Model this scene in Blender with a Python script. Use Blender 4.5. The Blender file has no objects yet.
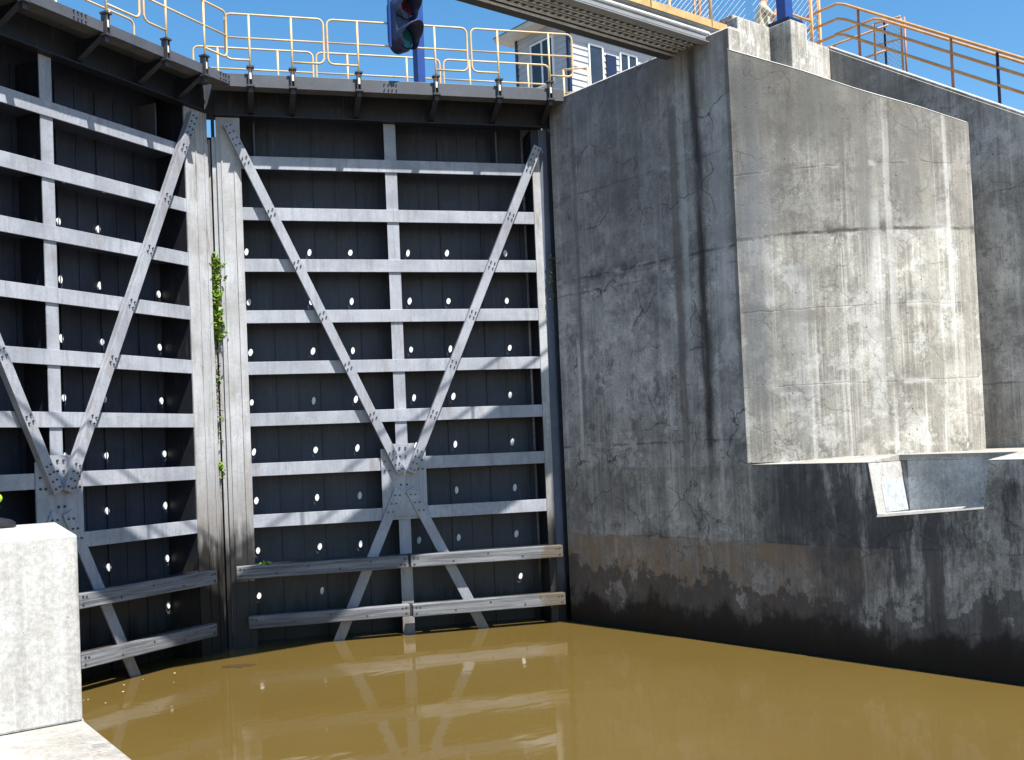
import bpy, bmesh, math, random
from math import radians as R, sin, cos, pi, sqrt
from mathutils import Vector, Matrix
random.seed(7)
scene = bpy.context.scene
COL = scene.collection
# ------------------------------------------------------------------ frame
# x: across the lock (towards the right wall), y: along the lock (towards the
# gate), z: up, water level at 0.

# ------------------------------------------------------------------ materials
class NT:
    def __init__(s, name):
        s.m = bpy.data.materials.new(name); s.m.use_nodes = True
        s.t = s.m.node_tree; s.t.nodes.clear()
        s.out = s.t.nodes.new('ShaderNodeOutputMaterial')
        s.b = s.t.nodes.new('ShaderNodeBsdfPrincipled')
        s.t.links.new(s.b.outputs[0], s.out.inputs[0])
        g = s.t.nodes.new('ShaderNodeNewGeometry'); s.pos = g.outputs['Position']; s.nrm = g.outputs['Normal']
        sp = s.t.nodes.new('ShaderNodeSeparateXYZ'); s.t.links.new(s.pos, sp.inputs[0])
        s.x, s.y, s.z = sp.outputs
    def put(s, sock, v):
        if isinstance(v, bpy.types.NodeSocket): s.t.links.new(v, sock)
        elif isinstance(v, (tuple, list)):
            sock.default_value = tuple(v) + ((1,) if len(v) == 3 and len(sock.default_value) == 4 else ())
        else: sock.default_value = v
    def math(s, op, a, b=0.0, c=0.0, clamp=False):
        n = s.t.nodes.new('ShaderNodeMath'); n.operation = op; n.use_clamp = clamp
        for i, v in enumerate((a, b, c)): s.put(n.inputs[i], v)
        return n.outputs[0]
    def add(s, a, b): return s.math('ADD', a, b)
    def mul(s, a, b): return s.math('MULTIPLY', a, b)
    def step(s, v, lo, hi, a=0.0, b=1.0):
        n = s.t.nodes.new('ShaderNodeMapRange'); n.interpolation_type = 'SMOOTHSTEP'
        for i, q in enumerate((v, lo, hi, a, b)): s.put(n.inputs[i], q)
        return n.outputs[0]
    def noise(s, scale=(1, 1, 1), k=1.0, detail=5.0, rough=0.6, off=(0, 0, 0), dist=0.0):
        mp = s.t.nodes.new('ShaderNodeMapping'); s.put(mp.inputs[0], s.pos)
        mp.inputs['Scale'].default_value = scale; mp.inputs['Location'].default_value = off
        n = s.t.nodes.new('ShaderNodeTexNoise'); s.put(n.inputs['Vector'], mp.outputs[0])
        n.inputs['Scale'].default_value = k; n.inputs['Detail'].default_value = detail
        n.inputs['Roughness'].default_value = rough; n.inputs['Distortion'].default_value = dist
        return n.outputs[0]
    def mix(s, f, a, b, mode='MIX'):
        n = s.t.nodes.new('ShaderNodeMixRGB'); n.blend_type = mode
        s.put(n.inputs[0], f); s.put(n.inputs[1], a); s.put(n.inputs[2], b)
        return n.outputs[0]
    def bump(s, h, strength=0.3, dist=0.02):
        n = s.t.nodes.new('ShaderNodeBump'); n.inputs['Strength'].default_value = strength
        n.inputs['Distance'].default_value = dist; s.put(n.inputs['Height'], h)
        s.t.links.new(n.outputs[0], s.b.inputs['Normal'])
    def done(s, col, rough=0.6, metal=0.0, spec=None):
        s.put(s.b.inputs['Base Color'], col); s.put(s.b.inputs['Roughness'], rough); s.put(s.b.inputs['Metallic'], metal)
        if spec is not None: s.put(s.b.inputs['Specular IOR Level'], spec)
        return s.m

def plain(name, col, rough=0.5, metal=0.0, var=0.25, k=6.0, bump=0.0):
    n = NT(name)
    f = n.noise(k=k, detail=6)
    f = n.step(f, 0.3, 0.7)
    c = n.mix(f, tuple(c * (1 - var) for c in col), tuple(min(1, c * (1 + var * .5)) for c in col))
    if bump: n.bump(n.noise(k=k * 6), bump, 0.01)
    return n.done(c, rough, metal)

def steel(name, col, dirt, rough=0.55, slime=None, streak=0.5, rust=0.0):
    """painted steel, weathered; slime = height below which it is blackened"""
    n = NT(name)
    big = n.step(n.noise(k=1.3, detail=6), 0.35, 0.7)
    st = n.step(n.noise(scale=(14, 14, 0.9), k=1, detail=4), 0.45, 0.75)
    fine = n.step(n.noise(k=30, detail=4), 0.35, 0.75)
    c = n.mix(n.mul(big, 0.7), col, dirt)
    pa = n.step(n.noise(k=2.4, detail=9, rough=.72, off=(6, 1, 4)), 0.50, 0.62)
    c = n.mix(n.mul(pa, 0.32), c, tuple(min(1, x * 1.28) for x in col))
    c = n.mix(n.mul(st, streak), c, dirt)
    c = n.mix(n.mul(fine, 0.18), c, tuple(x * .55 for x in dirt))
    spk = n.step(n.noise(k=55, detail=3), 0.62, 0.70)
    c = n.mix(n.mul(spk, 0.45), c, (.10, .08, .065))
    run = n.step(n.noise(scale=(30, 30, 2.2), k=1, detail=5, off=(9, 4, 2)), 0.56, 0.68)
    c = n.mix(n.mul(run, 0.35 * streak), c, (.16, .135, .115))
    ch = n.step(n.noise(k=9, detail=9, rough=.75, off=(2, 5, 5)), 0.60, 0.64)
    c = n.mix(n.mul(ch, 0.30), c, tuple(x * .45 for x in dirt))
    if rust:
        rm = n.step(n.noise(scale=(5, 5, 1.2), k=1, detail=8, off=(3, 1, 2)), 0.56, 0.68)
        c = n.mix(n.mul(rm, rust), c, (.16, .10, .06))
    if slime is not None:
        e = n.add(n.z, n.mul(n.add(n.noise(scale=(6, 6, 1.2), k=1, detail=7), -0.5), 1.3))
        f = n.step(e, slime - .3, slime + .3, 1.0, 0.0)
        f2 = n.step(e, slime + .1, slime + 1.6, .5, 0.0)
        c = n.mix(f2, c, (.11, .085, .055))
        c = n.mix(f, c, (.018, .016, .014))
    n.bump(n.noise(k=45, detail=3), 0.15, 0.01)
    return n.done(c, rough, 0.0)

def concrete(name, base, dark, light, joints=(), stains_and_light=(), streak=0.5, eff=0.35, top=None, warm=None,
             lower=False, cracks=True, mott=0.7, jstr=0.55, tint=(), cloud=1.0, crk=.35):
    n = NT(name)
    big = n.step(n.noise(k=0.7, detail=8, rough=0.65), 0.34, 0.68)
    med = n.step(n.noise(k=2.6, detail=8, rough=0.65, off=(5, 2, 9)), 0.38, 0.72)
    fine = n.noise(k=26, detail=5)
    st = n.step(n.noise(scale=(5.5, 5.5, 0.40), k=1, detail=9, rough=0.68, dist=.4), 0.47, 0.60)
    st2 = n.step(n.noise(scale=(19, 19, 0.35), k=1, detail=4, rough=.6, off=(2, 7, 1)), 0.50, 0.62)
    st3 = n.noise(scale=(34, 34, 0.55), k=1, detail=4, rough=.6, off=(1, 3, 2))
    c = n.mix(n.mul(big, mott), base, dark)
    c = n.mix(n.mul(med, 0.40 * mott), c, tuple(x * .72 for x in base))
    grunge = n.step(n.noise(k=3.6, detail=10, rough=0.72, off=(7, 3, 5)), 0.515, 0.555)
    c = n.mix(n.mul(grunge, 0.50), c, dark)
    c = n.mix(n.mul(st, streak), c, dark)
    c = n.mix(n.mul(st2, streak * .55), c, tuple(x * .7 for x in dark))
    c = n.mix(n.mul(n.mul(n.step(st3, .50, .62), n.step(n.noise(scale=(1.6, 1.6, .8), k=1, detail=6, off=(4, 9, 9)), .42, .60)), streak * .8), c, tuple(x * .8 for x in dark))
    c = n.mix(n.mul(n.mul(n.step(st3, .50, .38), n.step(n.noise(scale=(1.8, 1.8, .7), k=1, detail=6, off=(8, 1, 5)), .46, .62)), eff * .7), c, light)
    lt = n.step(n.noise(scale=(9, 9, 0.18), k=1, detail=6, rough=0.62, off=(11, 3, 4)), 0.54, 0.63)
    c = n.mix(n.mul(lt, eff), c, light)
    patch = n.step(n.noise(k=1.9, detail=11, rough=0.75, off=(1, 9, 3)), 0.53, 0.57)
    c = n.mix(n.mul(patch, 0.42), c, light)
    c = n.mix(0.10, c, n.mix(n.step(fine, .3, .7), tuple(x * .55 for x in base), light))
    spots = n.step(n.noise(k=13, detail=4, rough=.7, off=(4, 4, 8)), 0.66, 0.72)
    c = n.mix(n.mul(spots, 0.6), c, tuple(x * .45 for x in dark))
    clus = n.step(n.noise(k=.75, detail=4, off=(9, 5, 1)), .50, .60)
    scab = n.mul(clus, n.step(n.noise(scale=(5, 5, 3.2), k=1, detail=11, rough=.8, off=(3, 7, 7)), .545, .565))
    c = n.mix(n.mul(scab, 0.62), c, tuple(x * .6 for x in dark))
    for (zs, colr, a) in tint:
        e = n.add(n.add(n.z, -zs), n.mul(n.add(n.noise(k=1.5, detail=8), -.5), .25))
        c = n.mix(n.mul(n.step(e, -.03, .03), a), c, colr)
    cl = n.noise(k=1.25, detail=12, rough=0.76, off=(3, 8, 6))
    c = n.mix(cloud, c, n.step(cl, .33, .67, .74, 1.34), 'MULTIPLY')
    mic = n.noise(k=38, detail=6, rough=.7)
    c = n.mix(1.0, c, n.step(mic, .3, .7, .86, 1.20), 'MULTIPLY')
    pv = n.t.nodes.new('ShaderNodeTexVoronoi'); n.put(pv.inputs['Vector'], n.pos); pv.inputs['Scale'].default_value = 6.5
    pit = n.mul(n.step(pv.outputs['Distance'], .06, .12, 1.0, 0.0), n.step(n.noise(k=1.1, detail=4, off=(2, 2, 7)), .46, .56))
    c = n.mix(n.mul(pit, .75), c, tuple(x * .35 for x in dark))
    h = n.add(n.mul(fine, 0.35), n.mul(pit, -.5))
    wob = n.mul(n.add(n.noise(scale=(2.5, 2.5, 2.5), k=1, detail=6), -0.5), 0.10)
    for j in joints:
        j, js = j if isinstance(j, tuple) else (j, 1.0)
        d = n.math('ABSOLUTE', n.add(n.add(n.z, -j), wob))
        l = n.step(d, 0.004 * js, 0.02 * js, 1.0, 0.0)
        br = n.step(n.noise(k=3.1, detail=5, off=(j, 2, 1)), 0.36, 0.56)
        c = n.mix(n.mul(n.mul(l, br), min(1, jstr * .75 * js)), c, tuple(x * .35 for x in dark))
        band = n.step(d, 0.02, 0.22, 1.0, 0.0)
        below = n.step(n.add(n.z, -j), -.55, 0.02, 0.0, 1.0)
        m2 = n.mul(n.mul(band, below), n.step(n.noise(k=2.2, detail=7, off=(j, 0, 5)), 0.5, 0.66))
        c = n.mix(n.mul(m2, min(.9, 0.5 * js)), c, tuple(x * .5 for x in dark))
        l2 = n.mul(n.step(d, 0.01, 0.07, 1.0, 0.0), n.step(n.noise(k=2.7, detail=6, off=(7, j, 5)), 0.54, 0.64))
        c = n.mix(n.mul(l2, 0.5), c, light)
        h = n.add(h, n.mul(n.mul(l, br), -0.35))
    for (ax, cen, hw, z0, z1, colr, a) in stains_and_light:
        co = {'x': n.x, 'y': n.y}[ax]
        wb = n.mul(n.add(n.noise(scale=(1.5, 1.5, 0.9), k=1, detail=7, off=(cen, 0, 3)), -0.5), hw * 1.5)
        d = n.math('ABSOLUTE', n.add(n.add(co, -cen), wb))
        m = n.step(d, hw * (.45 if hw < .15 else .1), hw, 1.0, 0.0)
        m = n.mul(m, n.step(n.z, z0 - .02, z0 + (z1 - z0) * .35))
        m = n.mul(m, n.step(n.z, z1 - .1, z1 + .1, 1.0, 0.0))
        m = n.mul(m, n.step(n.noise(scale=(10, 10, .8), k=1, detail=6, off=(cen, 5, 1)), 0.2, 0.55, 0.45, 1.0))
        c = n.mix(n.mul(m, a), c, colr)
    if top is not None:
        e = n.add(n.z, n.mul(n.noise(scale=(6, 6, .3), k=1, detail=6, off=(8, 8, 1)), 2.2))
        m = n.step(e, top + .2, top + 1.3)
        c = n.mix(n.mul(m, 0.55), c, tuple(x * .7 for x in dark))
    if cracks:
        v = n.t.nodes.new('ShaderNodeTexVoronoi'); v.feature = 'DISTANCE_TO_EDGE'
        wv = n.t.nodes.new('ShaderNodeVectorMath'); wv.operation = 'ADD'
        nz = n.t.nodes.new('ShaderNodeTexNoise'); n.put(nz.inputs['Vector'], n.pos); nz.inputs['Scale'].default_value = 1.2; nz.inputs['Detail'].default_value = 8
        n.put(wv.inputs[0], n.pos); n.put(wv.inputs[1], nz.outputs['Color']); n.put(v.inputs['Vector'], wv.outputs[0])
        v.inputs['Scale'].default_value = 0.8
        cr = n.mul(n.step(v.outputs['Distance'], 0.003, 0.011, 1.0, 0.0), n.step(n.noise(k=1.2, detail=5, off=(3, 3, 3)), 0.46, 0.54))
        c = n.mix(n.mul(cr, crk), c, tuple(x * .4 for x in dark))
        h = n.add(h, n.mul(cr, -0.12))
    if lower:
        j = n.add(n.noise(scale=(3.2, 3.2, 1.3), k=1, detail=9, rough=0.68), -0.5)
        j2 = n.add(n.noise(scale=(2.6, 2.6, .6), k=1, detail=9, rough=0.7, off=(4, 1, 7)), -0.5)
        j3 = n.add(n.noise(scale=(1.1, 1.1, 1.0), k=1, detail=10, rough=0.72, off=(6, 2, 2)), -0.5)
        far = n.step(n.add(n.y, n.mul(j2, 4)), 8.4, 9.8, 1.0, 0.0)
        blot = n.mul(far, n.step(n.add(n.mul(n.noise(scale=(2.6, 2.6, .5), k=1, detail=10, rough=.74, off=(9, 9, 2)), .7), n.mul(n.noise(scale=(.9, .9, .8), k=1, detail=6, off=(1, 6, 2)), .3)), 0.43, 0.52))
        c = n.mix(n.mul(blot, 0.84), c, (.062, .062, .070))
        zone = n.mul(n.step(n.z, 1.50, 1.53, 1.0, 0.0), n.step(n.add(n.y, n.mul(j2, 4)), 7.0, 10.0, .12, 1.0))
        c = n.mix(n.mul(zone, n.mul(n.step(j3, -.04, .12, .92, 0.25), n.step(n.noise(scale=(4, 4, 1.6), k=1, detail=9, rough=.7, off=(5, 5, 9)), .36, .60, .35, 1.0))), c, (.29, .205, .14))
        gry = n.mul(n.step(n.z, 1.5, 1.54, 1.0, 0.0), n.step(n.add(n.add(n.z, n.mul(j3, 3.0)), n.mul(j, .8)), 0.84, 0.92, 1.0, 0.0))
        c = n.mix(n.mul(gry, 0.72), c, (.072, .066, .064))
        drip = n.step(n.add(n.add(n.z, n.mul(j3, 1.6)), n.mul(j2, .9)), 0.40, 0.66, 1.0, 0.0)
        c = n.mix(n.mul(drip, 0.86), c, (.030, .025, .021))
        wet = n.step(n.add(n.z, n.mul(j3, .5)), 0.08, 0.55, 1.0, 0.0)
        c = n.mix(n.mul(wet, .9), c, (.018, .015, .011))
    n.bump(n.add(h, n.mul(n.noise(k=7, detail=6), .5)), 0.32, 0.02)
    return n.done(c, 0.9, 0.0, 0.25)

M = {}
M['silver'] = steel('weathered_silver_paint', (.385, .405, .455), (.22, .235, .275), 0.5, streak=.6, rust=.28)
M['post'] = steel('silver_post_paint', (.46, .47, .50), (.28, .275, .265), 0.55, slime=1.8, streak=.6, rust=.5)
M['brace'] = steel('brace_paint', (.36, .38, .43), (.21, .22, .255), 0.5, streak=.55, rust=.3, slime=-.2)
M['dark'] = steel('black_gate_paint', (.014, .016, .024), (.010, .011, .017), 0.5, streak=.6, slime=0.2)
M['skin'] = steel('shaded_skin_navy', (.036, .043, .072), (.016, .019, .031), 0.5, streak=.6, slime=0.5)  # navy puts the bays' deep shade into a pale grey plate
M['fascia'] = steel('walkway_dark_paint', (.085, .090, .105), (.06, .062, .07), 0.5, streak=.3)
M['web'] = steel('navy_web_paint', (.060, .070, .100), (.035, .040, .056), 0.55, streak=.4, slime=.2)
M['sunspot'] = plain('pale_sun_spot', (.88, .88, .89), .5, var=.1, k=20)  # pale colour that paints sun spots on the gate skin
M['quoin'] = steel('quoin_blue_grey', (.12, .145, .21), (.09, .10, .13), .5, slime=.6)
M['soffit'] = plain('walkway_underside', (.09, .088, .085), .7)
M['bolt'] = plain('bolt_dark', (.05, .05, .055), .5)
M['brass'] = plain('clamp_pale', (.70, .66, .60), .5)
def timber_mat():
    n = NT('fender_timber')
    g = n.step(n.noise(scale=(.8, .8, 22), k=1, detail=6, rough=.7), 0.35, 0.68)
    c = n.mix(g, (.22, .23, .25), (.075, .08, .09))
    g2 = n.step(n.noise(scale=(1.6, 1.6, 60), k=1, detail=3), 0.55, 0.7)
    c = n.mix(n.mul(g2, .6), c, (.08, .08, .09))
    r = n.step(n.add(n.x, n.mul(n.noise(k=4, detail=5), .5)), 12.15, 12.25)
    c = n.mix(n.mul(r, .85), c, (.11, .085, .055))
    e = n.step(n.add(n.z, n.mul(n.noise(scale=(4, 4, 4), k=1, detail=6), .5)), 0.60, 0.95, .45, 0.0)
    l = n.step(n.math('ABSOLUTE', n.add(n.x, -7.3)), .6, 2.4, 1.0, 0.15)
    c = n.mix(n.mul(e, l), c, (.03, .028, .027))
    n.bump(g, .4, .01)
    return n.done(c, .8)
M['timber'] = timber_mat()
M['yellow'] = plain('pale_yellow_rail_paint', (.64, .46, .23), .45, var=.12)
M['orange'] = plain('orange_rail_paint', (.62, .32, .11), .45, var=.2)
M['rustpost'] = plain('red_brown_post_paint', (.42, .17, .10), .5, var=.2)
M['blue'] = plain('blue_paint', (.018, .058, .25), .45, var=.15)
M['navy'] = plain('navy_paint', (.009, .016, .055), .45, var=.2)
M['redlens'] = plain('red_lens', (.055, .008, .010), .15)
M['greenlens'] = plain('green_lens', (.008, .075, .085), .15)
M['galv'] = steel('galvanised_steel', (.28, .29, .305), (.19, .20, .21), .45, streak=.2)
M['beam'] = steel('bridge_grey_paint', (.055, .058, .062), (.035, .036, .038), .55, streak=.3)
M['tray'] = plain('cable_tray', (.80, .80, .80), .5)
M['toe'] = plain('toe_board_orange', (.56, .36, .15), .6)
M['siding'] = plain('white_siding', (.44, .44, .47), .6, var=.1, k=2)
M['roof'] = plain('roof_shingle', (.12, .115, .11), .8, k=20)
M['sofbeige'] = plain('beige_soffit', (.62, .57, .50), .7, var=.08)
M['glass'] = plain('window_glass', (.03, .04, .055), .08, var=.2)
M['white'] = plain('white_trim', (.8, .8, .8), .5, var=.08)
M['wire'] = plain('fence_wire', (.50, .52, .54), .4)
M['plate'] = plain('pale_blue_patch', (.50, .54, .58), .5, var=.3, k=14)
M['leaf'] = plain('fern_green', (.20, .34, .035), .5, var=.5, k=30)
M['leafdark'] = plain('dark_weed', (.05, .10, .02), .6, var=.5, k=30)
M['stem'] = plain('weed_stem', (.12, .09, .04), .8)
M['leaf2'] = plain('dry_brown_green', (.13, .12, .04), .6, var=.5, k=30)
M['hivis'] = plain('lime_hivis_cloth', (.42, .72, .04), .7, var=.15)
M['reflect'] = plain('reflective_tape', (.78, .78, .76), .3, var=.05)
M['rubber'] = plain('black_rubber', (.018, .018, .02), .35)
M['cream'] = plain('cream_shirt', (.66, .56, .38), .8, var=.1)
M['skinp'] = plain('skin', (.52, .30, .20), .5, var=.1)
M['hair'] = plain('hair_brown', (.10, .06, .04), .7)
M['trouser'] = plain('grey_trousers', (.14, .14, .16), .8)
M['foam'] = plain('foam_white', (.7, .66, .55), .8)

M['wall'] = concrete('chamber_wall_concrete', (.47, .455, .44), (.175, .168, .165), (.62, .60, .58), crk=.75, mott=.8, streak=.36, eff=.38, joints=((3.02, 1.5), (5.86, 1.7), (5.62, 1.0), 7.3), tint=((5.78, (.17, .165, .16), .45),),
                     stains_and_light=(('y', 10.70, .15, .8, 9.0, (.040, .037, .037), .93), ('y', 10.30, .25, 3.0, 9.0, (.56, .555, .56), .4),
                             ('y', 12.3, 1.3, 6.2, 9.2, (.13, .127, .127), .4), ('y', 13.50, .05, 2.6, 4.8, (.72, .71, .70), .6), ('y', 13.42, .06, 2.6, 9, (.14, .135, .13), .55),  # short pale band paints sun caught on the corner edge
                             ('y', 11.17, .10, .9, 8.2, (.15, .135, .125), .75), ('y', 11.0, .08, 2.7, 9, (.62, .61, .59), .35), ('y', 10.04, .06, 2.7, 9, (.15, .15, .155), .7),
                             ('y', 11.65, .5, 4.6, 5.70, (.15, .148, .15), .5)), top=8.9)
M['lowwall'] = concrete('lower_wall_concrete', (.41, .39, .36), (.155, .147, .138), (.54, .52, .49), crk=.6, mott=.8, joints=(1.53,), lower=True,
                        stains_and_light=(('y', 10.70, .15, .8, 9.0, (.040, .037, .037), .8), ('y', 11.17, .10, .9, 8.2, (.15, .135, .125), .7), ('y', 9.5, .5, .9, 2.75, (.05, .05, .056), .7), ('y', 10.5, .06, .6, 9, (.60, .58, .54), .6), ('y', 13.2, .05, .7, 9, (.55, .53, .5), .4)), streak=.6)
M['flare'] = concrete('flare_concrete', (.48, .45, .39), (.19, .175, .148), (.61, .595, .555), tint=((5.90, (.17, .16, .145), .46),), joints=((3.75, .7), (4.84, .8), (5.92, 1.9), (6.86, .8)), mott=.65, streak=.6, eff=.55, jstr=.6, cloud=.8,
                      stains_and_light=(('x', 14.66, .035, 2.6, 7.6, (.76, .74, .69), .4), ('x', 13.88, .05, 3.6, 7.8, (.68, .67, .64), .4), ('x', 13.70, .09, 2.6, 6.3, (.66, .65, .62), .35),
                              ('x', 13.60, .10, 4.6, 8.6, (.19, .18, .165), .65), ('x', 12.62, .12, 2.5, 8.5, (.17, .18, .195), .6), ('x', 12.72, .2, 2.5, 8.9, (.30, .31, .325), .22), ('x', 13.05, .3, 4.62, 4.84, (.20, .17, .15), .7), ('x', 12.9, .2, 3.66, 3.76, (.15, .145, .14), .8), ('x', 12.95, .16, 2.5, 5.5, (.46, .47, .48), .3),  # bluish bands near the left edge paint the curve's shade
                              ('x', 14.2, .22, 5.6, 8.3, (.20, .19, .17), .6), ('x', 14.90, .16, 2.6, 7, (.30, .27, .23), .55), ('x', 14.38, .12, 2.6, 7, (.32, .295, .25), .5),
                              ('x', 13.2, .3, 6.9, 8.8, (.20, .20, .195), .7), ('x', 15.1, .05, 2.6, 6.6, (.7, .68, .63), .6)), top=7.6)
M['stairwall'] = concrete('stair_wall_concrete', (.42, .40, .37), (.18, .17, .16), (.54, .52, .49), mott=.8, joints=(3.7, 5.1, 6.6), top=8.2)
M['notch'] = concrete('notch_concrete', (.56, .54, .50), (.34, .33, .31), (.62, .61, .58), streak=.3, cracks=False)
M['pier'] = concrete('pier_concrete', (.52, .50, .45), (.22, .20, .17), (.68, .66, .62), streak=.7, cracks=False)
M['block'] = concrete('block_concrete', (.47, .455, .43), (.33, .315, .29), (.56, .55, .53), streak=.5, eff=.4, cracks=False, mott=.4, cloud=.3)
M['slab'] = concrete('slab_concrete', (.40, .38, .34), (.26, .24, .21), (.48, .46, .42), streak=.2, cracks=True, cloud=.5)

def water_mat():
    n = NT('muddy_water')
    f = n.step(n.noise(scale=(.25, .25, 1), k=1, detail=4), .35, .7)
    c = n.mix(f, (.134, .092, .0255), (.122, .082, .0225))
    h = n.add(n.noise(scale=(1.1, 2.0, 1), k=1.0, detail=2), n.mul(n.noise(scale=(5, 9, 1), k=1, detail=2), .08))
    n.bump(h, 0.075, 0.05)
    return n.done(c, .05, 0, .45)
M['water'] = water_mat()
M['debris'] = plain('wet_debris', (.07, .038, .012), .5, var=.4, k=25)
M['ground'] = plain('earth', (.16, .13, .09), .9, k=.5)

# ------------------------------------------------------------------ mesh building
class MB:
    def __init__(s, tf=None): s.v = []; s.f = []; s.tf = tf
    def pt(s, p):
        s.v.append(Vector(s.tf(p)) if s.tf else Vector(p)); return len(s.v) - 1
    def poly(s, pts): s.f.append([s.pt(p) for p in pts])
    def hexa(s, lo, hi):
        i = [s.pt(p) for p in list(lo) + list(hi)]; n = len(lo)
        s.f.append([i[k] for k in range(n)][::-1]); s.f.append([i[n + k] for k in range(n)])
        for k in range(n): s.f.append([i[k], i[(k + 1) % n], i[n + (k + 1) % n], i[n + k]])
    def box(s, a, b):
        (x0, y0, z0), (x1, y1, z1) = a, b
        x0, x1 = sorted((x0, x1)); y0, y1 = sorted((y0, y1)); z0, z1 = sorted((z0, z1))
        s.hexa([(x0, y0, z0), (x1, y0, z0), (x1, y1, z0), (x0, y1, z0)], [(x0, y0, z1), (x1, y0, z1), (x1, y1, z1), (x0, y1, z1)])
    def prism(s, poly, lo, hi, axis):
        def P(q, t):
            return {'x': (t, q[0], q[1]), 'y': (q[0], t, q[1]), 'z': (q[0], q[1], t)}[axis]
        s.hexa([P(q, lo) for q in poly], [P(q, hi) for q in poly])
    def bar(s, p, q, w, t, up=(0, -1, 0)):
        """flat bar from p to q, width w in the plane, thickness t along up"""
        p, q, up = Vector(p), Vector(q), Vector(up); d = (q - p).normalized()
        sd = d.cross(up).normalized(); n = sd.cross(d).normalized()
        c = lambda o: [tuple(o + sd * a * w / 2 + n * b * t / 2) for a, b in ((-1, -1), (1, -1), (1, 1), (-1, 1))]
        s.hexa(c(p), c(q))
    def tube(s, pts, r, seg=8, closed=False):
        pts = [Vector(p) for p in pts]; rings = []; N = len(pts)
        prev = None
        for k, p in enumerate(pts):
            a = pts[(k - 1) % N] if (closed or k > 0) else p
            b = pts[(k + 1) % N] if (closed or k < N - 1) else p
            d = (b - a).normalized()
            if prev is None:
                ref = Vector((0, 0, 1)) if abs(d.z) < .9 else Vector((1, 0, 0)); n = d.cross(ref).normalized()
            else:
                n = (prev - d * prev.dot(d)).normalized()
            prev = n; m = d.cross(n)
            rings.append([s.pt(tuple(p + (n * cos(2 * pi * j / seg) + m * sin(2 * pi * j / seg)) * r)) for j in range(seg)])
        for k in range(N if closed else N - 1):
            a, b = rings[k], rings[(k + 1) % N]
            for j in range(seg): s.f.append([a[j], a[(j + 1) % seg], b[(j + 1) % seg], b[j]])
        if not closed: s.f.append(rings[0][::-1]); s.f.append(rings[-1][:])
    def disc(s, c, n, r, h, seg=10):
        c, n = Vector(c), Vector(n).normalized(); s.tube([c, c + n * h], r, seg)
    def sphere(s, c, rx, ry, rz, nu=12, nv=8):
        g = [[s.pt((c[0] + rx * sin(pi * j / nv) * cos(2 * pi * i / nu), c[1] + ry * sin(pi * j / nv) * sin(2 * pi * i / nu), c[2] + rz * cos(pi * j / nv))) for i in range(nu)] for j in range(nv + 1)]
        for j in range(nv):
            for i in range(nu): s.f.append([g[j][i], g[j + 1][i], g[j + 1][(i + 1) % nu], g[j][(i + 1) % nu]])
    def build(s, name, mat, parent=None, bevel=0, smooth=False, weld=True):
        me = bpy.data.meshes.new(name)
        o = (parent.matrix_world.translation if parent and False else Vector((0, 0, 0)))
        org = Vector(ORG.get(parent.name, (0, 0, 0))) if parent else Vector((0, 0, 0))
        bm = bmesh.new(); vs = [bm.verts.new(v - org) for v in s.v]
        for f in s.f:
            try: bm.faces.new([vs[i] for i in f])
            except ValueError: pass
        if weld: bmesh.ops.remove_doubles(bm, verts=bm.verts, dist=1e-5)
        bmesh.ops.recalc_face_normals(bm, faces=bm.faces)
        if bevel:
            es = [e for e in bm.edges if len(e.link_faces) == 2 and e.calc_face_angle(0) > .5]
            bmesh.ops.bevel(bm, geom=es, offset=bevel, segments=2, affect='EDGES', profile=.5, clamp_overlap=True)
        bm.to_mesh(me); bm.free()
        if smooth:
            for p in me.polygons: p.use_smooth = True
        ob = bpy.data.objects.new(name, me); COL.objects.link(ob)
        for m in (mat if isinstance(mat, list) else [mat]): me.materials.append(m)
        if parent:
            ob.parent = parent
            if parent.type == 'MESH': ORG[ob.name] = tuple(org)
            else: ORG[ob.name] = tuple(org)
        return ob
ORG = {}
def thing(name, label, cat, loc, group=None):
    o = bpy.data.objects.new(name, None); COL.objects.link(o); o.location = loc; o.empty_display_size = .3
    ORG[o.name] = loc; return tag(o, label, cat, group)
def tag(o, label, cat, group=None):
    o['label'] = label; o['category'] = cat
    if group: o['group'] = group
    return o
def struct(o): o['kind'] = 'structure'; return o
def arc(c, r, a0, a1, n=5): return [(c[0] + r * cos(R(a0 + (a1 - a0) * k / n)), c[1] + r * sin(R(a0 + (a1 - a0) * k / n))) for k in range(n + 1)]

# ------------------------------------------------------------------ setting: water, ground
b = MB(); b.box((-3, -60, -.4), (12.6, 17.0, 0)); struct(b.build('water', M['water']))
b = MB(); b.box((-400, -400, -3.4), (400, 400, -3.0)); struct(b.build('ground', M['ground']))
# foam flecks along the left leaf
b = MB()
for k in range(8):
    t = random.random(); d = random.random() ** 2 * .9
    x = 4.2 + 3.0 * t + .41 * d; y = 15.0 + 1.33 * t - .35 - .91 * d; r = random.uniform(.004, .012)
    b.prism([(x + r * 1.6 * cos(a), y + r * sin(a)) for a in [j * 1.2566 for j in range(5)]], .0005, .004, 'z')
f = b.build('foam', M['foam']); f['kind'] = 'stuff'

b = MB(); ring = []
for k in range(14):
    a = 2 * pi * k / 14; r = random.uniform(.75, 1.15); ring.append((6.86 + .27 * r * cos(a) * .78 - .13 * r * sin(a) * .63, 15. - .27 * r * cos(a) * .63 - .13 * r * sin(a) * .78))
b.prism(ring, .001, .008, 'z'); d = b.build('floating_debris', M['debris'])
tag(d, 'small dark brown clump of debris floating below the gap between the gate leaves', 'debris')
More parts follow.
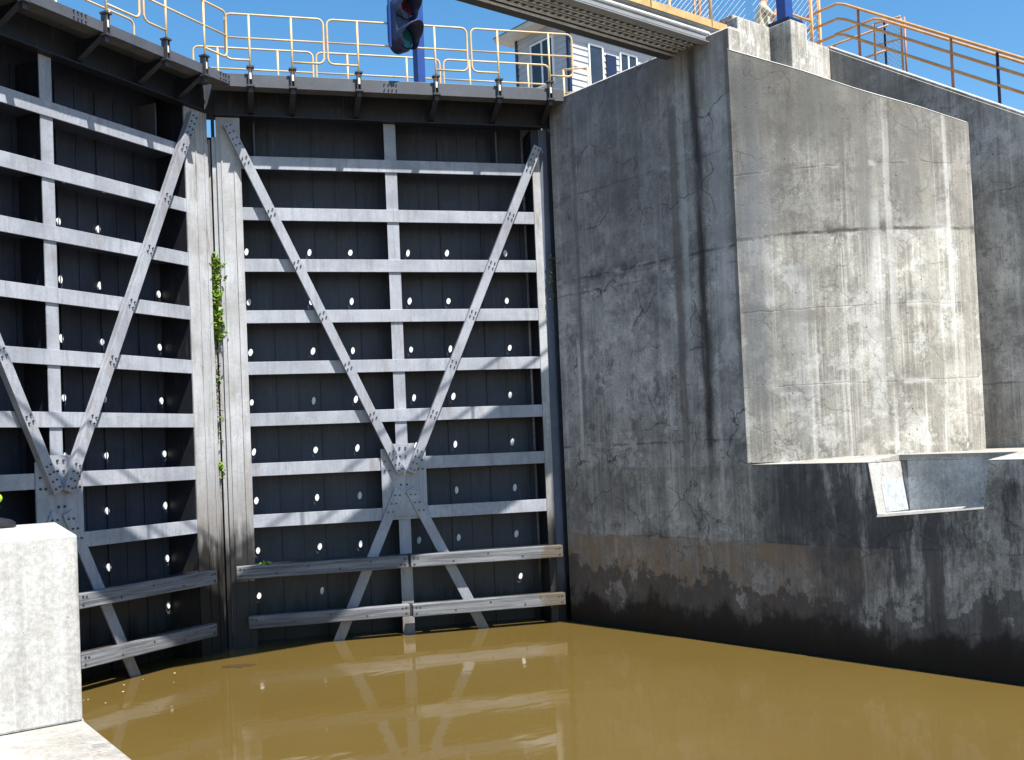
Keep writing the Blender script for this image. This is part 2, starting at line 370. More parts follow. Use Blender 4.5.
# ------------------------------------------------------------------ gate leaves
APX, APY = 7.40, 16.43
ZT = [7.998, 7.150, 6.302, 5.457, 4.615, 3.775, 2.963, 2.130]   # tops of girder flanges
FH = .21; DEP = .605
def plate_holes(mb, s0, s1, y0, y1, z, t, holes, yc, r):
    """horizontal plate with round holes; coordinates (s, off, z)"""
    q = r * 1.25; cells = sorted(holes)
    for zz in (z - t / 2, z + t / 2):
        mb.poly([(s0, y0, zz), (s1, y0, zz), (s1, yc - q, zz), (s0, yc - q, zz)])
        mb.poly([(s0, yc + q, zz), (s1, yc + q, zz), (s1, y1, zz), (s0, y1, zz)])
        cur = s0
        for c in cells:
            mb.poly([(cur, yc - q, zz), (c - q, yc - q, zz), (c - q, yc + q, zz), (cur, yc + q, zz)]); cur = c + q
            K = 16
            for k in range(K):
                a0, a1 = 2 * pi * k / K, 2 * pi * (k + 1) / K
                def sq(a):
                    m = max(abs(cos(a)), abs(sin(a))); return (c + q * cos(a) / m, yc + q * sin(a) / m, zz)
                cc = lambda a: (c + r * cos(a), yc + r * sin(a), zz)
                mb.poly([cc(a0), cc(a1), sq(a1), sq(a0)])
        mb.poly([(cur, yc - q, zz), (s1, yc - q, zz), (s1, yc + q, zz), (cur, yc + q, zz)])
    for c in cells:
        for k in range(16):
            a0, a1 = 2 * pi * k / 16, 2 * pi * (k + 1) / 16
            mb.poly([(c + r * cos(a0), yc + r * sin(a0), z - t / 2), (c + r * cos(a1), yc + r * sin(a1), z - t / 2),
                     (c + r * cos(a1), yc + r * sin(a1), z + t / 2), (c + r * cos(a0), yc + r * sin(a0), z + t / 2)])

def join(b, mat, o):
    """adds small fixings to a part's own mesh"""
    me = o.data; org = Vector(ORG[o.name]); me.materials.append(mat); mi = len(me.materials) - 1
    bm = bmesh.new(); bm.from_mesh(me); vs = [bm.verts.new(v - org) for v in b.v]
    for f in b.f:
        q = bm.faces.new([vs[i] for i in f]); q.material_index = mi
    bm.to_mesh(me); bm.free()
def rail_panel(tf, s0, s1, posts, off, zb, zm, zt, zfoot, parent, clamps=True, stub=True):
    """rounded loop panel with two posts; returns the part"""
    b = MB(tf); r = .0175; rc = .09
    A, Z = s0, s1
    top = [(A, zb + rc)] + [(A, zt - rc)] + [(A + rc * (1 - cos(R(a))), zt - rc + rc * sin(R(a))) for a in (30, 60, 90)] + \
          [(Z - rc * (1 - sin(R(a))), zt - rc + rc * cos(R(a))) for a in (0, 30, 60, 90)] + [(Z, zb + rc)]
    top = [(p[0], -off, p[1]) for p in top]
    if stub:
        lo = [(posts[0], -off, zb), (A + rc, -off, zb)] + [(A + rc - rc * sin(R(a)), -off, zb + rc - rc * cos(R(a))) for a in (30, 60)]
        hi = [(Z - rc + rc * sin(R(a)), -off, zb + rc - rc * cos(R(a))) for a in (60, 30)] + [(Z - rc, -off, zb), (posts[1], -off, zb)]
        b.tube(lo + top + hi, r)
    else:
        b.tube([(A, -off, zfoot)] + top + [(Z, -off, zfoot)], r)
    b.tube([(A, -off, zm), (Z, -off, zm)], r * .9)
    for p in posts: b.tube([(p, -off, zfoot), (p, -off, zt)], r)
    pr = b.build('railing_panel', M['yellow'], parent, smooth=True)
    if clamps:
        for p in posts:
            c = MB(tf)
            c.box((p - .035, -off - .035, zfoot - .10), (p - .02, -off + .07, zfoot + .20)); c.box((p + .02, -off - .035, zfoot - .10), (p + .035, -off + .07, zfoot + .20))
            c.box((p - .06, -off - .05, zfoot + .185), (p + .06, -off + .07, zfoot + .21)); c.box((p - .06, -off - .05, zfoot - .12), (p + .06, -off + .07, zfoot - .09))
            c.box((p - .035, -off + .0, zfoot - .2), (p + .035, -off + .07, zfoot - .12))
            cl = c.build('post_clamp', M['bolt'], pr)
            c = MB(tf); c.box((p - .016, -off - .03, zfoot + .0), (p + .016, -off + .02, zfoot + .10)); c.build('clamp_insert', M['brass'], pr)
    return pr

def make_leaf(right):
    sg = 1 if right else -1; sh = 0.0 if right else 0.40
    ang = R(-24.05 if right else 24.05); ex = Vector((cos(ang), sin(ang))); ey = Vector((-sin(ang), cos(ang)))
    def tf(p):      # (s, off away from camera, z)
        x = sg * p[0]; w = Vector((APX, APY)) + ex * x + ey * p[1]; return (w.x, w.y, p[2])
    hs = 5.75 + sh
    hp = tf((hs, .3, -1.2))
    L = thing('lock_gate_leaf', 'right lock gate leaf, seen almost square on, silver ribs with a full V of braces' if right else
              'left lock gate leaf, turned more edge on, running out of view behind the concrete block', 'gate', hp, 'two leaves of the lock gate')
    p0, p1 = (.02, .40) if right else (.20, .70)
    s0, s1 = p1 - .01, 5.36 + sh
    cs = 2.87 + sh
    # skin plate with vertical ribs
    b = MB(tf); b.box((p0 + .1, DEP, -1.2), (5.70 + sh, DEP + .02, 9.1)); b.build('skin_plate', M['skin'], L)
    x = s0 + .12; k = 0
    while x < s1:
        b = MB(tf); b.box((x, DEP - (.030 if k % 2 else .014), -1.0), (x + .018, DEP - .001, 8.6)); x += .365; k += 1
        b.build('skin_rib', M['skin'], L)
    # pale ovals painting sun spots on the skin plate, one row per bay, under the drain holes of the girder above
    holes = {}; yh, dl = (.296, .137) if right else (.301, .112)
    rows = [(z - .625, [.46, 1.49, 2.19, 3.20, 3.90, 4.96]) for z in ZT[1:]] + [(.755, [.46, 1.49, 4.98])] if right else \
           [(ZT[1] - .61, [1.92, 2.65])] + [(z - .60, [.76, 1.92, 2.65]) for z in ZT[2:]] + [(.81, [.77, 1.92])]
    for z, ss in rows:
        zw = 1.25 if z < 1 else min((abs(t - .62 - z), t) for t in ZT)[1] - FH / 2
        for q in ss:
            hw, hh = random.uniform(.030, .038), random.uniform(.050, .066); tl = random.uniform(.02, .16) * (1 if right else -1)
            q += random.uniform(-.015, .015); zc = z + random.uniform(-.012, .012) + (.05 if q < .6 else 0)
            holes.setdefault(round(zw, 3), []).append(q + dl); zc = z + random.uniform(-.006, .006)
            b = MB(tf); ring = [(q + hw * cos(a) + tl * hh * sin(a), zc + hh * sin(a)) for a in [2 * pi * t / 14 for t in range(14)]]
            b.prism(ring, DEP - .028, DEP - .002, 'y'); b.build('sun_spot', M['sunspot'], L)
    # girders: web with drain holes + front flange
    for z in ZT:
        b = MB(tf); plate_holes(b, s0 + .002, s1 - .002, .024, DEP - .003, z - FH / 2, .022, holes.get(round(z - FH / 2, 3), []), yh, .041)
        g = b.build('girder', M['web'], L)
        b = MB(tf); b.box((s0, -.004, z - FH), (s1, .022, z)); b.build('flange', M['silver'], g, bevel=.004)
    for z in (1.25, .42):   # rear girders behind the timber fenders
        b = MB(tf); plate_holes(b, s0, s1, .03, DEP - .003, z, .022, holes.get(round(z, 3), []), .31, .041); b.box((s0, .004, z - .09), (s1, .028, z + .09)); b.build('girder', M['dark'], L)
    # centre post
    b = MB(tf); b.box((cs - .10, .0235, -1.1), (cs + .10, .038, 8.62)); cp = b.build('centre_post', M['brace'], L)
    b = MB(tf); b.box((cs - .012, .0385, -1.1), (cs + .012, DEP - .004, 8.6)); b.build('diaphragm', M['dark'], cp)
    # upper bay stiffeners
    for q in (.62, 4.78):
        b = MB(tf); b.box((q + sh, .25, 8.02), (q + sh + .025, DEP - .002, 8.62)); b.build('stiffener', M['fascia'], L)
    # mitre post, seal strips, quoin post
    b = MB(tf); b.box((p0 + .003, .012, -1.2), (p1 - .003, DEP - .01, 9.1)); mp = b.build('mitre_post', M['dark'], L)
    for q in ((p0 + .07, .022), (p0 + .27, .016)):
        b = MB(tf); b.box((q[0], -.036, -1.2), (q[0] + q[1], -.021, 8.6)); b.build('post_strip', M['post'], mp)
    b = MB(tf); b.box((p0, -.02, -1.2), (p1, .011, 8.62)); b.build('post_face', M['post'], mp, bevel=.005)
    if right:
        b = MB(tf); b.box((-.055, .02, -1.2), (.018, .2, 8.30)); b.build('mitre_seal', M['post'], L, bevel=.004)
        b = MB(tf); b.box((-.115, .08, -1.2), (-.075, .2, 8.27)); b.build('mitre_seal', M['post'], L, bevel=.004)
        b = MB(tf); b.box((-.30, .26, -1.2), (.015, .30, 8.36)); b.build('mitre_seal', M['dark'], L)
        b = MB(tf); b.box((-.14, .05, 8.6), (.02, .09, 9.19)); b.build('end_plate', M['dark'], L)
        b = MB(tf); b.box((-.055, .02, 8.31), (-.0, .2, 8.62)); b.build('end_plate', M['dark'], L)
    else:
        b = MB(tf); b.box((.135, .03, -1.2), (.198, .22, 8.15)); b.build('mitre_seal', M['post'], L, bevel=.004)
        b = MB(tf); b.box((.045, .12, -1.2), (.10, .22, 8.38)); b.build('mitre_seal', M['dark'], L, bevel=.004)
        b = MB(tf); b.box((.13, .06, 8.56), (.25, .10, 9.17)); b.build('end_plate', M['fascia'], L)
    b = MB(tf); b.box((s1 + .002, -.012, .1), (s1 + .14, .03, 8.15)); b.build('quoin_flange', M['post'], L, bevel=.004)
    b = MB(tf); b.box((s1 + .01, .032, -1.2), (s1 + .14, DEP - .01, 8.62))
    b.build('quoin_post', M['dark'], L); b = MB(tf)
    b.prism([(s1 + .142, .02), (s1 + .30, .05), (s1 + .42, .18), (s1 + .44, .36), (s1 + .36, .52), (s1 + .142, .6)], -1.2, 8.62, 'z'); b.build('quoin_post', M['quoin'], L)
    # gusset plate and braces
    g0, g1 = 2.50 + sh, 3.26 + sh
    b = MB(tf)
    b.prism([(g0, 1.97), (g1, 1.97), (g1, 3.11), (3.07 + sh, 3.11), (3.07 + sh, 3.19), (2.70 + sh, 3.19), (2.70 + sh, 3.11), (g0, 3.11)], -.032, -.006, 'y')
    gp = b.build('gusset_plate', M['brace'], L, bevel=.003)
    def bolts(pts, parent, off, r=.017):
        b = MB(tf)
        for (s, z) in pts: b.tube([(s, off, z), (s, off - .022, z)], r, 7)
        join(b, M['bolt'], parent)
    gb = [(cs + a, z) for a in (-.05, .05) for z in (3.12, 2.98, 2.5, 2.35)] + [(g0 + .06, z) for z in (2.9, 2.75, 2.1)] + [(g1 - .06, z) for z in (2.9, 2.75, 2.1)] + [(g0 + .16, 2.1), (g1 - .16, 2.1), (g0 + .14, 2.75), (g1 - .14, 2.75)]
    bolts(gb, gp, -.032)
    def brace(a, c, o0=-.045, w=.15, zb=()):
        b = MB(tf); A = Vector((a[0], -.105, a[1])); C = Vector((c[0], -.105, c[1]))
        b.bar(A, C, w, .06, (0, -1, 0))
        d = (C - A).normalized(); sd = d.cross(Vector((0, 1, 0)))
        b.bar(A + sd * (w / 2 - .008) + Vector((0, .045, 0)), C + sd * (w / 2 - .008) + Vector((0, .045, 0)), .016, .07, (0, -1, 0))
        b.bar(A - sd * (w / 2 - .008) + Vector((0, .045, 0)), C - sd * (w / 2 - .008) + Vector((0, .045, 0)), .016, .07, (0, -1, 0))
        br = b.build('diagonal_brace', M['brace'], L, bevel=.005)
        pts = []
        for z in ZT:
            zc = z - FH / 2
            if min(a[1], c[1]) + .25 < zc < max(a[1], c[1]) - .25:
                s = a[0] + (c[0] - a[0]) * (zc - a[1]) / (c[1] - a[1])
                for u in (-.035, .035):
                    for v in (-.045, .045): pts.append((s + d.x * v + sd.x * u, zc + d.z * v + sd.z * u))
        for end, sgn in ((a, 1), (c, -1)):
            for i in range(4):
                for u in (-.035, .035):
                    q = .06 + i * .11; pts.append((end[0] + sgn * d.x * q + sd.x * u, end[1] + sgn * d.z * q + sd.z * u))
        bolts(pts, br, -.135, .013)
    brace((.20 + (.37 if not right else 0), 8.50), (2.83 + sh, 2.70))
    brace((5.45 + sh, 8.28), (2.985 + sh, 2.70))
    def lowbrace(a, c):
        b = MB(tf); b.bar((a[0], -.05, a[1]), (c[0], -.05, c[1]), .17, .03, (0, -1, 0)); br = b.build('diagonal_brace', M['brace'], L, bevel=.004)
        d = Vector((c[0] - a[0], 0, c[1] - a[1])).normalized()
        bolts([(a[0] + d.x * q + e * .04, a[1] + d.z * q) for q in (.1, .25, .4) for e in (-1, 1)], br, -.065, .014)
    lowbrace((2.79 + sh, 2.42), (1.35 + sh, -.75)); lowbrace((2.97 + sh, 2.42), (4.50 + sh, -.75))
    # timber fenders standing off the leaf
    def timber(a, c, z0, z1, tilt=0):
        b = MB(tf); b.box((a, -.30, z0), (c, -.16, z1)); t = b.build('fender_timber', M['timber'], L, bevel=.012)
        b = MB(tf); n = max(2, int((c - a) / .55))
        for k in range(n + 1):
            s = a + .12 + (c - a - .24) * k / n; zz = z0 + (.06 if k % 2 else z1 - z0 - .06)
            b.tube([(s, -.302, zz), (s, -.285, zz)], .020, 8)
        for e in (a + .06, c - .06):
            for zz in (z0 + .05, z1 - .05): b.tube([(e, -.305, zz), (e, -.285, zz)], .02, 8)
        join(b, M['bolt'], t)
        b = MB(tf); s = a + .4
        while s < c: b = MB(tf); b.box((s - .05, -.158, z0 + .02), (s + .05, -.01, z1 - .02)); s += 1.1; b.build('standoff', M['dark'], t)
    timber((.10 if right else .62), cs - .02, 1.135, 1.34); timber(cs + .02, (5.53 if right else 5.53 + sh), 1.135, 1.34)
    timber((.26 if right else .66), cs - .025, .34, .535); timber(cs + .025, (5.54 if right else 5.54 + sh), .32, .525)
    # walkway along the top
    sw0, sw1 = (-.02, 5.52) if right else (.24, 5.6 + sh); we = sw1 + (.28 if right else 0); ft = 9.15 if right else 9.11; fb = 8.94 if right else 8.96
    b = MB(tf); b.box((sw0 + .02, .0, 8.65), (sw1 + .2, .03, ft - .05)); b.box((sw0 + .02, -.1, 8.63), (sw1 + .02, .10, 8.648)); b.build('top_beam', M['dark'], L)
    b = MB(tf); b.box((sw0, -.60, fb), (we, -.575, ft)); fa = b.build('walkway_fascia', M['fascia'], L, bevel=.004)
    pts = [(q + e * .035, z) for q in (sw0 + .1, sw0 + .22, 2.75 + sh, 2.88 + sh) for e in (-1, 1) for z in (9.0, 9.09)]
    bolts(pts, fa, -.601, .011)
    b = MB(tf); b.box((sw0, -.573, fb + .002), (we, -.36, fb + .014)); b.build('walkway_underside', M['soffit'], L)
    b = MB(tf); b.box((sw0, -.573, ft - .043), (we, .80, ft - .01)); b.build('walkway_deck', M['fascia'], L)
    b = MB(tf); b.box((sw0, .62, 9.0), (sw1, .65, ft - .05)); b.build('rear_beam', M['dark'], L)
    brs = [.58, 1.24, 2.30, 3.58, 4.66, 5.56] if right else [.86, 1.66, 2.78, 4.10, 5.3]
    for q in brs:
        b = MB(tf)
        b.bar((q, -.56, fb - .025), (q, .0, 8.66), .09, .025, (0, -.5, -1))
        b.prism([(-.56, fb - .003), (-.02, fb - .003), (-.02, 8.66)], q - .008, q + .008, 'x')
        b.build('bracket', M['dark'], L)
    # railings
    if right:
        for (a, c, po) in ((.21, 1.75, (.58, 1.24)), (1.81, 4.13, (2.30, 3.58)), (4.20, 5.98, (4.66, 5.56))):
            rail_panel(tf, a, c, po, .63, 9.36, 9.71, 10.09, 9.05, L)
        for (a, c, po) in ((-.3, 1.70, (.1, 1.1)), (1.76, 3.95, (2.3, 3.35)), (4.02, 6.0, (4.5, 5.6))):
            rail_panel(tf, a, c, po, -.78, 9.4, 9.71, 10.07, 9.2, L, clamps=False, stub=False)
    else:
        for (a, c, po) in ((.36, 2.09, (.86, 1.66)), (2.17, 4.75, (2.78, 4.10)), (4.83, 6.0, (5.3, 5.7))):
            rail_panel(tf, a, c, po, .63, 9.36, 9.71, 10.09, 9.03, L)
        for (a, c, po) in ((.9, 2.9, (1.4, 2.4)), (3.0, 5.2, (3.6, 4.6))):
            rail_panel(tf, a, c, po, -.78, 9.4, 9.71, 10.07, 9.2, L, clamps=False, stub=False)
    return tf, L
tfR, leafR = make_leaf(True)
tfL, leafL = make_leaf(False)

# ------------------------------------------------------------------ signal light on the walkway
def signal():
    bx, by, _ = tfR((3.42, -.02, 0))
    T = thing('signal_light', 'blue two lens signal on a blue post standing on the gate walkway', 'signal light', (bx, by, 9.142))
    b = MB(); b.box((bx - .075, by - .075, 9.142), (bx + .075, by + .075, 11.0)); b.box((bx - .14, by - .14, 9.142), (bx + .14, by + .14, 9.17)); b.build('post', M['blue'], T, bevel=.01)
    hx, hy, _ = tfR((3.05, -.72, 0)); z0, z1 = 9.55, 10.55
    ca, sa = cos(R(14)), sin(R(14)); rot = lambda p: (hx + (p[0] - hx) * ca - (p[1] - hy) * sa, hy + (p[0] - hx) * sa + (p[1] - hy) * ca, p[2])
    b = MB(rot); P = [(hx + .19 * cos(R(a)), zc + .19 * sin(R(a))) for zc, aa in ((z1 - .24, range(0, 181, 15)), (z0 + .24, range(180, 361, 15))) for a in aa]; b.prism(P, hy - .02, hy + .20, 'y'); b.build('signal_head', M['navy'], T, bevel=.03)
    b = MB(rot); b.box((hx - .225, hy + .10, z0 + .1), (hx - .192, hy + .13, z1 + .1)); b.build('head_bracket', M['blue'], T)
    b = MB(); b.bar((hx, hy + .22, 10.3), (bx - .02, by - .07, 10.3), .06, .06, (0, 0, 1)); b.build('arm', M['blue'], T)
    for zc, m in ((z1 - .26, 'redlens'), (z0 + .26, 'greenlens')):
        b = MB(rot); b.tube([(hx, hy - .021, zc), (hx, hy - .05, zc)], .155, 20); ln = b.build('lens', M[m], T)
        b = MB(rot); K = 16
        ring = lambda rr, dd: [(hx + rr * cos(R(-50 + 280 * k / K)), hy - .021 - dd * (.35 + .65 * max(0, sin(R(-50 + 280 * k / K)))), zc + rr * sin(R(-50 + 280 * k / K))) for k in range(K + 1)]
        i0 = [(p[0], hy - .021, p[2]) for p in ring(.20, 0)]; i1 = ring(.215, .36); j0 = [(p[0], hy - .021, p[2]) for p in ring(.185, 0)]; j1 = ring(.20, .355)
        for k in range(K):
            b.poly([i0[k], i0[k + 1], i1[k + 1], i1[k]]); b.poly([j0[k], j1[k], j1[k + 1], j0[k + 1]]); b.poly([i1[k], i1[k + 1], j1[k + 1], j1[k]])
        b.build('visor', M['navy'], T, smooth=True)
signal()

M['cap'] = plain('pale_coping', (.50, .49, .46), .8, var=.2, k=9)
# ------------------------------------------------------------------ right side concrete
U0 = 12.53
W = thing('lock_wall', 'shaded grey concrete chamber wall beside the right gate leaf, black slime along its foot and a ledge on top', 'wall', (U0, 10, -2))
b = MB(); b.prism([(10.0, 2.6355), (13.99, 2.6355), (13.99, 9.05), (10.0, 9.05)], U0, 12.80, 'x'); b.prism([(10.0, 2.6355), (13.99, 2.6355), (13.99, 8.5), (10.0, 8.5)], 12.80, 13.4, 'x')
b.prism([(14.55, 2.64), (24, 2.64), (24, 9.05), (14.55, 9.05)], U0, 13.4, 'x')
b.prism([(13.99, 2.64), (14.55, 2.64), (14.55, 9.05), (13.99, 9.05)], U0 + .32, 13.4, 'x')
b.build('upper_wall', M['wall'], W)
b = MB(); b.box((U0 + .004, 9.990, 8.72), (12.798, 9.996, 9.045)); b.build('wall_end', M['pier'], W)
b = MB()
b.prism([(8.05, 2.635), (7.95, 1.95), (7.95, -2), (13.99, -2), (13.99, 2.635)], U0, 17.5, 'x')
b.prism([(14.55, 2.635), (14.55, -2), (24, -2), (24, 2.635)], U0, 17.5, 'x')
b.prism([(13.99, 2.635), (13.99, -2), (14.55, -2), (14.55, 2.635)], U0 + .32, 17.5, 'x')
b.prism([(7.95, 1.95), (6.5, 2.08), (6.5, -2), (7.95, -2)], U0, U0 + .07, 'x')
b.prism([(7.95, 1.80), (6.5, 1.93), (6.5, -2), (7.95, -2)], U0 + .07, 13.30, 'x')
b.prism([(6.43, 2.635), (6.5, 2.08), (6.5, -2), (-14, -2), (-14, 2.635)], U0, 17.5, 'x')
b.prism([(8.05, 2.635), (7.95, 1.95), (7.95, -2), (6.5, -2), (6.5, 2.08), (6.43, 2.635)], 13.30, 17.5, 'x')
b.build('lower_wall', M['lowwall'], W, weld=False)
b = MB()
for (a, c) in ((-14, 6.425), (8.06, 9.995)):
    b.prism([(U0, 2.639), (U0, 2.645), (13.3, 2.715), (17.5, 2.72), (17.5, 2.639)], a, c, 'y')
b.build('ledge', M['slab'], W)
b = MB(); b.prism([(13.302, 2.639), (13.302, 2.715), (17.5, 2.72), (17.5, 2.639)], 6.43, 8.055, 'y'); b.build('ledge', M['slab'], W)
ns = lambda z: 7.95 + .1 * (z - 1.95) / .685
b = MB(); b.hexa([(U0 + .004, ns(1.97), 1.97), (13.296, ns(1.97), 1.97), (13.296, ns(2.63), 2.63), (U0 + .004, ns(2.63), 2.63)],
                 [(U0 + .004, ns(1.97) - .006, 1.97), (13.296, ns(1.97) - .006, 1.97), (13.296, ns(2.63) - .006, 2.63), (U0 + .004, ns(2.63) - .006, 2.63)]); b.build('notch_side', M['block'], W)
b = MB(); b.hexa([(12.74, ns(1.98) - .007, 1.98), (13.27, ns(1.98) - .007, 1.98), (13.27, ns(2.40) - .007, 2.40), (12.74, ns(2.37) - .007, 2.37)],
                 [(12.74, ns(1.98) - .012, 1.98), (13.27, ns(1.98) - .012, 1.98), (13.27, ns(2.40) - .012, 2.40), (12.74, ns(2.37) - .012, 2.37)]); b.build('patch', M['plate'], W)
b = MB(); b.hexa([(U0 - .025, 7.945, 1.93), (U0 + .07, 7.945, 1.93), (U0 + .07, 6.505, 2.06), (U0 - .025, 6.505, 2.06)], [(U0 - .005, 7.945, 1.965), (U0 + .07, 7.945, 1.975), (U0 + .07, 6.505, 2.105), (U0 - .005, 6.505, 2.095)]); b.build('notch_lip', M['cap'], W)
b = MB(); b.box((13.285, 6.51, 1.95), (13.297, 7.93, 2.633)); b.build('notch_back', M['notch'], W)
b = MB(); b.box((U0 - .006, 13.35, 2.66), (U0 + .2, 13.985, 9.0)); b.build('corner_strip', M['wall'], W, bevel=.004)
M['cap'] = plain('pale_coping', (.50, .49, .46), .8, var=.2, k=9)
b = MB(); b.prism([(U0 - .004, 9.052), (U0 + .05, 9.09), (U0 + .26, 9.09), (U0 + .26, 9.052)], 10.0, 13.985, 'y'); b.build('coping', M['cap'], W)

def XY(X, Y): return (.77539 * X + .63149 * Y, -.63149 * X + .77539 * Y)
ARC = 20; RC = 4.439715073529413; HA = R(22.568924873361883); CX, CY = 5.25592161, 19.68625412; DA = R(-2.354447453081533)
ztop = [8.779, 8.694, 8.611, 8.53, 8.451, 8.375, 8.299, 8.218, 8.14, 8.065, 7.993, 7.929, 7.872, 7.818, 7.767, 7.72, 7.671, 7.622, 7.577, 7.536, 7.5]
arcp = []; back = []
for k in range(ARC + 1):
    a = -HA + 2 * HA * k / ARC; e = a + DA
    X, Y = CX + RC * sin(e), CY - RC * cos(e)
    arcp.append(XY(X, Y)); back.append(XY(X, Y + 2.2 - 1.6 * k / ARC))
n = len(arcp)
zt2 = list(ztop); ztop = [q - .045 for q in ztop]
rings = []
F = []
def quad(*ps): F.append(ps)
for k in range(n - 1):
    quad((*arcp[k], 2.668), (*arcp[k + 1], 2.668), (*arcp[k + 1], ztop[k + 1]), (*arcp[k], ztop[k]))
    quad((*back[k], 2.668), (*back[k + 1], 2.668), (*back[k + 1], ztop[k + 1]), (*back[k], ztop[k]))
    quad((*arcp[k], ztop[k]), (*arcp[k + 1], ztop[k + 1]), (*back[k + 1], ztop[k + 1]), (*back[k], ztop[k]))
    quad((*arcp[k], 2.668), (*arcp[k + 1], 2.668), (*back[k + 1], 2.668), (*back[k], 2.668))
for k in (0, n - 1): quad((*arcp[k], 2.668), (*arcp[k], ztop[k]), (*back[k], ztop[k]), (*back[k], 2.668))
b = MB()
for q in F: b.poly(q)
fl = b.build('flared_wall', M['flare'])
tag(fl, 'bright sunlit concrete flare wall, gently curved with a sloping top, pale runs and a ledge under it', 'wall')

cap = MB()
for k in range(n):
    d = (Vector(back[k]) - Vector(arcp[k])).normalized(); q = Vector(arcp[k]); o = q - d * .004; i_ = q + d * .075
    cap.pt((o.x, o.y, ztop[k] + .002)); cap.pt((i_.x, i_.y, zt2[k])); cap.pt((i_.x, i_.y, ztop[k] + .002))
for k in range(n - 1):
    a = 3 * k
    for u, v in ((0, 1), (1, 2), (2, 0)): cap.f.append([a + u, a + v, a + 3 + v, a + 3 + u])
cap.f.append([0, 1, 2]); cap.f.append([3 * n - 3, 3 * n - 2, 3 * n - 1])
M['cap'] = plain('pale_coping', (.50, .49, .46), .8, var=.2, k=9)
cap.build('coping', M['cap'], fl)
for q in fl.data.polygons:
    q.use_smooth = abs(q.normal.z) < .2 and q.normal.y < -.2
for e_ in fl.data.edges: e_.use_edge_sharp = False
fl.data.set_sharp_from_angle(angle=R(30))

b = MB()
b.prism([(10.62, 2.668), (10.62, 9.69), (6.6, 7.17), (0.2, 3.1), (-.6, 2.668)], 16.0, 16.5, 'x')
sw = b.build('stair_wall', M['stairwall'], bevel=.012)
b = MB(); sl = [(10.62, 9.69), (6.6, 7.17), (0.2, 3.1)]
for (v, z) in sl: b.pt((15.994, v, z - .055)); b.pt((16.07, v, z + .02)); b.pt((16.07, v, z - .055))
for k in (0, 3):
    for u, v in ((0, 1), (1, 2), (2, 0)): b.f.append([k + u, k + v, k + 3 + v, k + 3 + u])
b.f.append([0, 1, 2]); b.f.append([6, 7, 8]); b.build('coping', M['cap'], sw)
tag(sw, 'shaded concrete stair wall behind the sunlit flare, orange handrails along its sloping top', 'wall')
b = MB(); b.box((13.41, 11.0, -2), (30, 40, 9.0)); b.box((16.5, 10.63, 2.67), (30, 11.0, 9.0)); struct(b.build('quay_deck', M['slab']))
b = MB(); b.box((13.41, 10.60, 2.67), (15.99, 10.85, 9.66)); pw = b.build('parapet_wall', M['pier'], bevel=.01)
tag(pw, 'low pale concrete parapet between the right pier and the stair wall', 'parapet')
b = MB(); b.box((13.19, 10.33, 8.6), (13.98, 10.58, 9.49)); p = b.build('concrete_pier', M['pier'], bevel=.012)
tag(p, 'wider left concrete pier at the bridge end, with nothing standing on it', 'pier', 'concrete piers above the flare')
b = MB(); b.box((14.08, 10.0, 8.2), (14.50, 10.55, 9.53)); p = b.build('concrete_pier', M['pier'], bevel=.012)
tag(p, 'narrow right concrete pier that carries the blue post', 'pier', 'concrete piers above the flare')
B = thing('blue_post', 'blue steel post with a square base plate on the right concrete pier', 'post', (14.28, 10.25, 9.53))
b = MB(); b.box((14.10, 10.04, 9.531), (14.46, 10.46, 9.60)); b.build('base_plate', M['navy'], B, bevel=.006)
b = MB(); b.box((14.19, 10.16, 9.6), (14.38, 10.34, 11.4)); b.build('shaft', M['blue'], B, bevel=.01)

# ------------------------------------------------------------------ stair handrail
S = thing('stair_handrail', 'long orange three bar handrail sloping down the stair wall', 'railing', (16.1, 8, 8.1))
def wz(v): return 7.17 + (v - 6.6) * .627
def slope(dz, u): return [(u, 11.3, wz(10.45) + dz - .02), (u, 10.5, wz(10.45) + dz)] + [(u, v, wz(v) + dz) for v in (10.35, 8.5, 6.6, 3.5, .5)]
for dz, nm in ((.83, 'top_rail'), (.57, 'middle_rail'), (.30, 'lower_rail')):
    b = MB(); b.tube(slope(dz, 16.12), .024); b.build(nm, M['orange'], S, smooth=True)
b = MB(); b.tube(slope(.82, 17.25), .024); b.build('far_rail', M['orange'], S, smooth=True)
for v, m in ((10.1, 'rustpost'), (8.5, 'rustpost'), (7.78, 'navy'), (6.9, 'rustpost'), (6.0, 'rustpost'), (5.1, 'rustpost'), (4.2, 'rustpost'), (3.0, 'rustpost')):
    b = MB(); b.tube([(16.12, v, wz(v) - .02), (16.12, v, wz(v) + .8)], .024); b.build('post', M[m], S, smooth=True)
def chain(b, u0, u1, v0, v1, z0, z1, sp=.085, r=.0035, slope=0.0):
    Lx = sqrt((u1 - u0) ** 2 + (v1 - v0) ** 2); H = z1 - z0
    P = lambda t, h: (u0 + (u1 - u0) * t / Lx, v0 + (v1 - v0) * t / Lx, z0 + h)
    k = -H
    while k < Lx:
        for sgn in (1, -1):
            a, c = k, k + H
            h0, h1 = 0.0, H
            if a < 0: h0 = -a; a = 0.0
            if c > Lx: h1 = H - (c - Lx); c = Lx
            if c - a > .02:
                if sgn == 1: b.tube([P(a, h0), P(c, h1)], r, 4)
                else: b.tube([P(a, H - h0), P(c, H - h1)], r, 4)
        k += sp
G = thing('mesh_gate', 'small chain mesh gate with orange and blue posts beyond the stair rails', 'gate', (17.5, 10.4, 9.0))
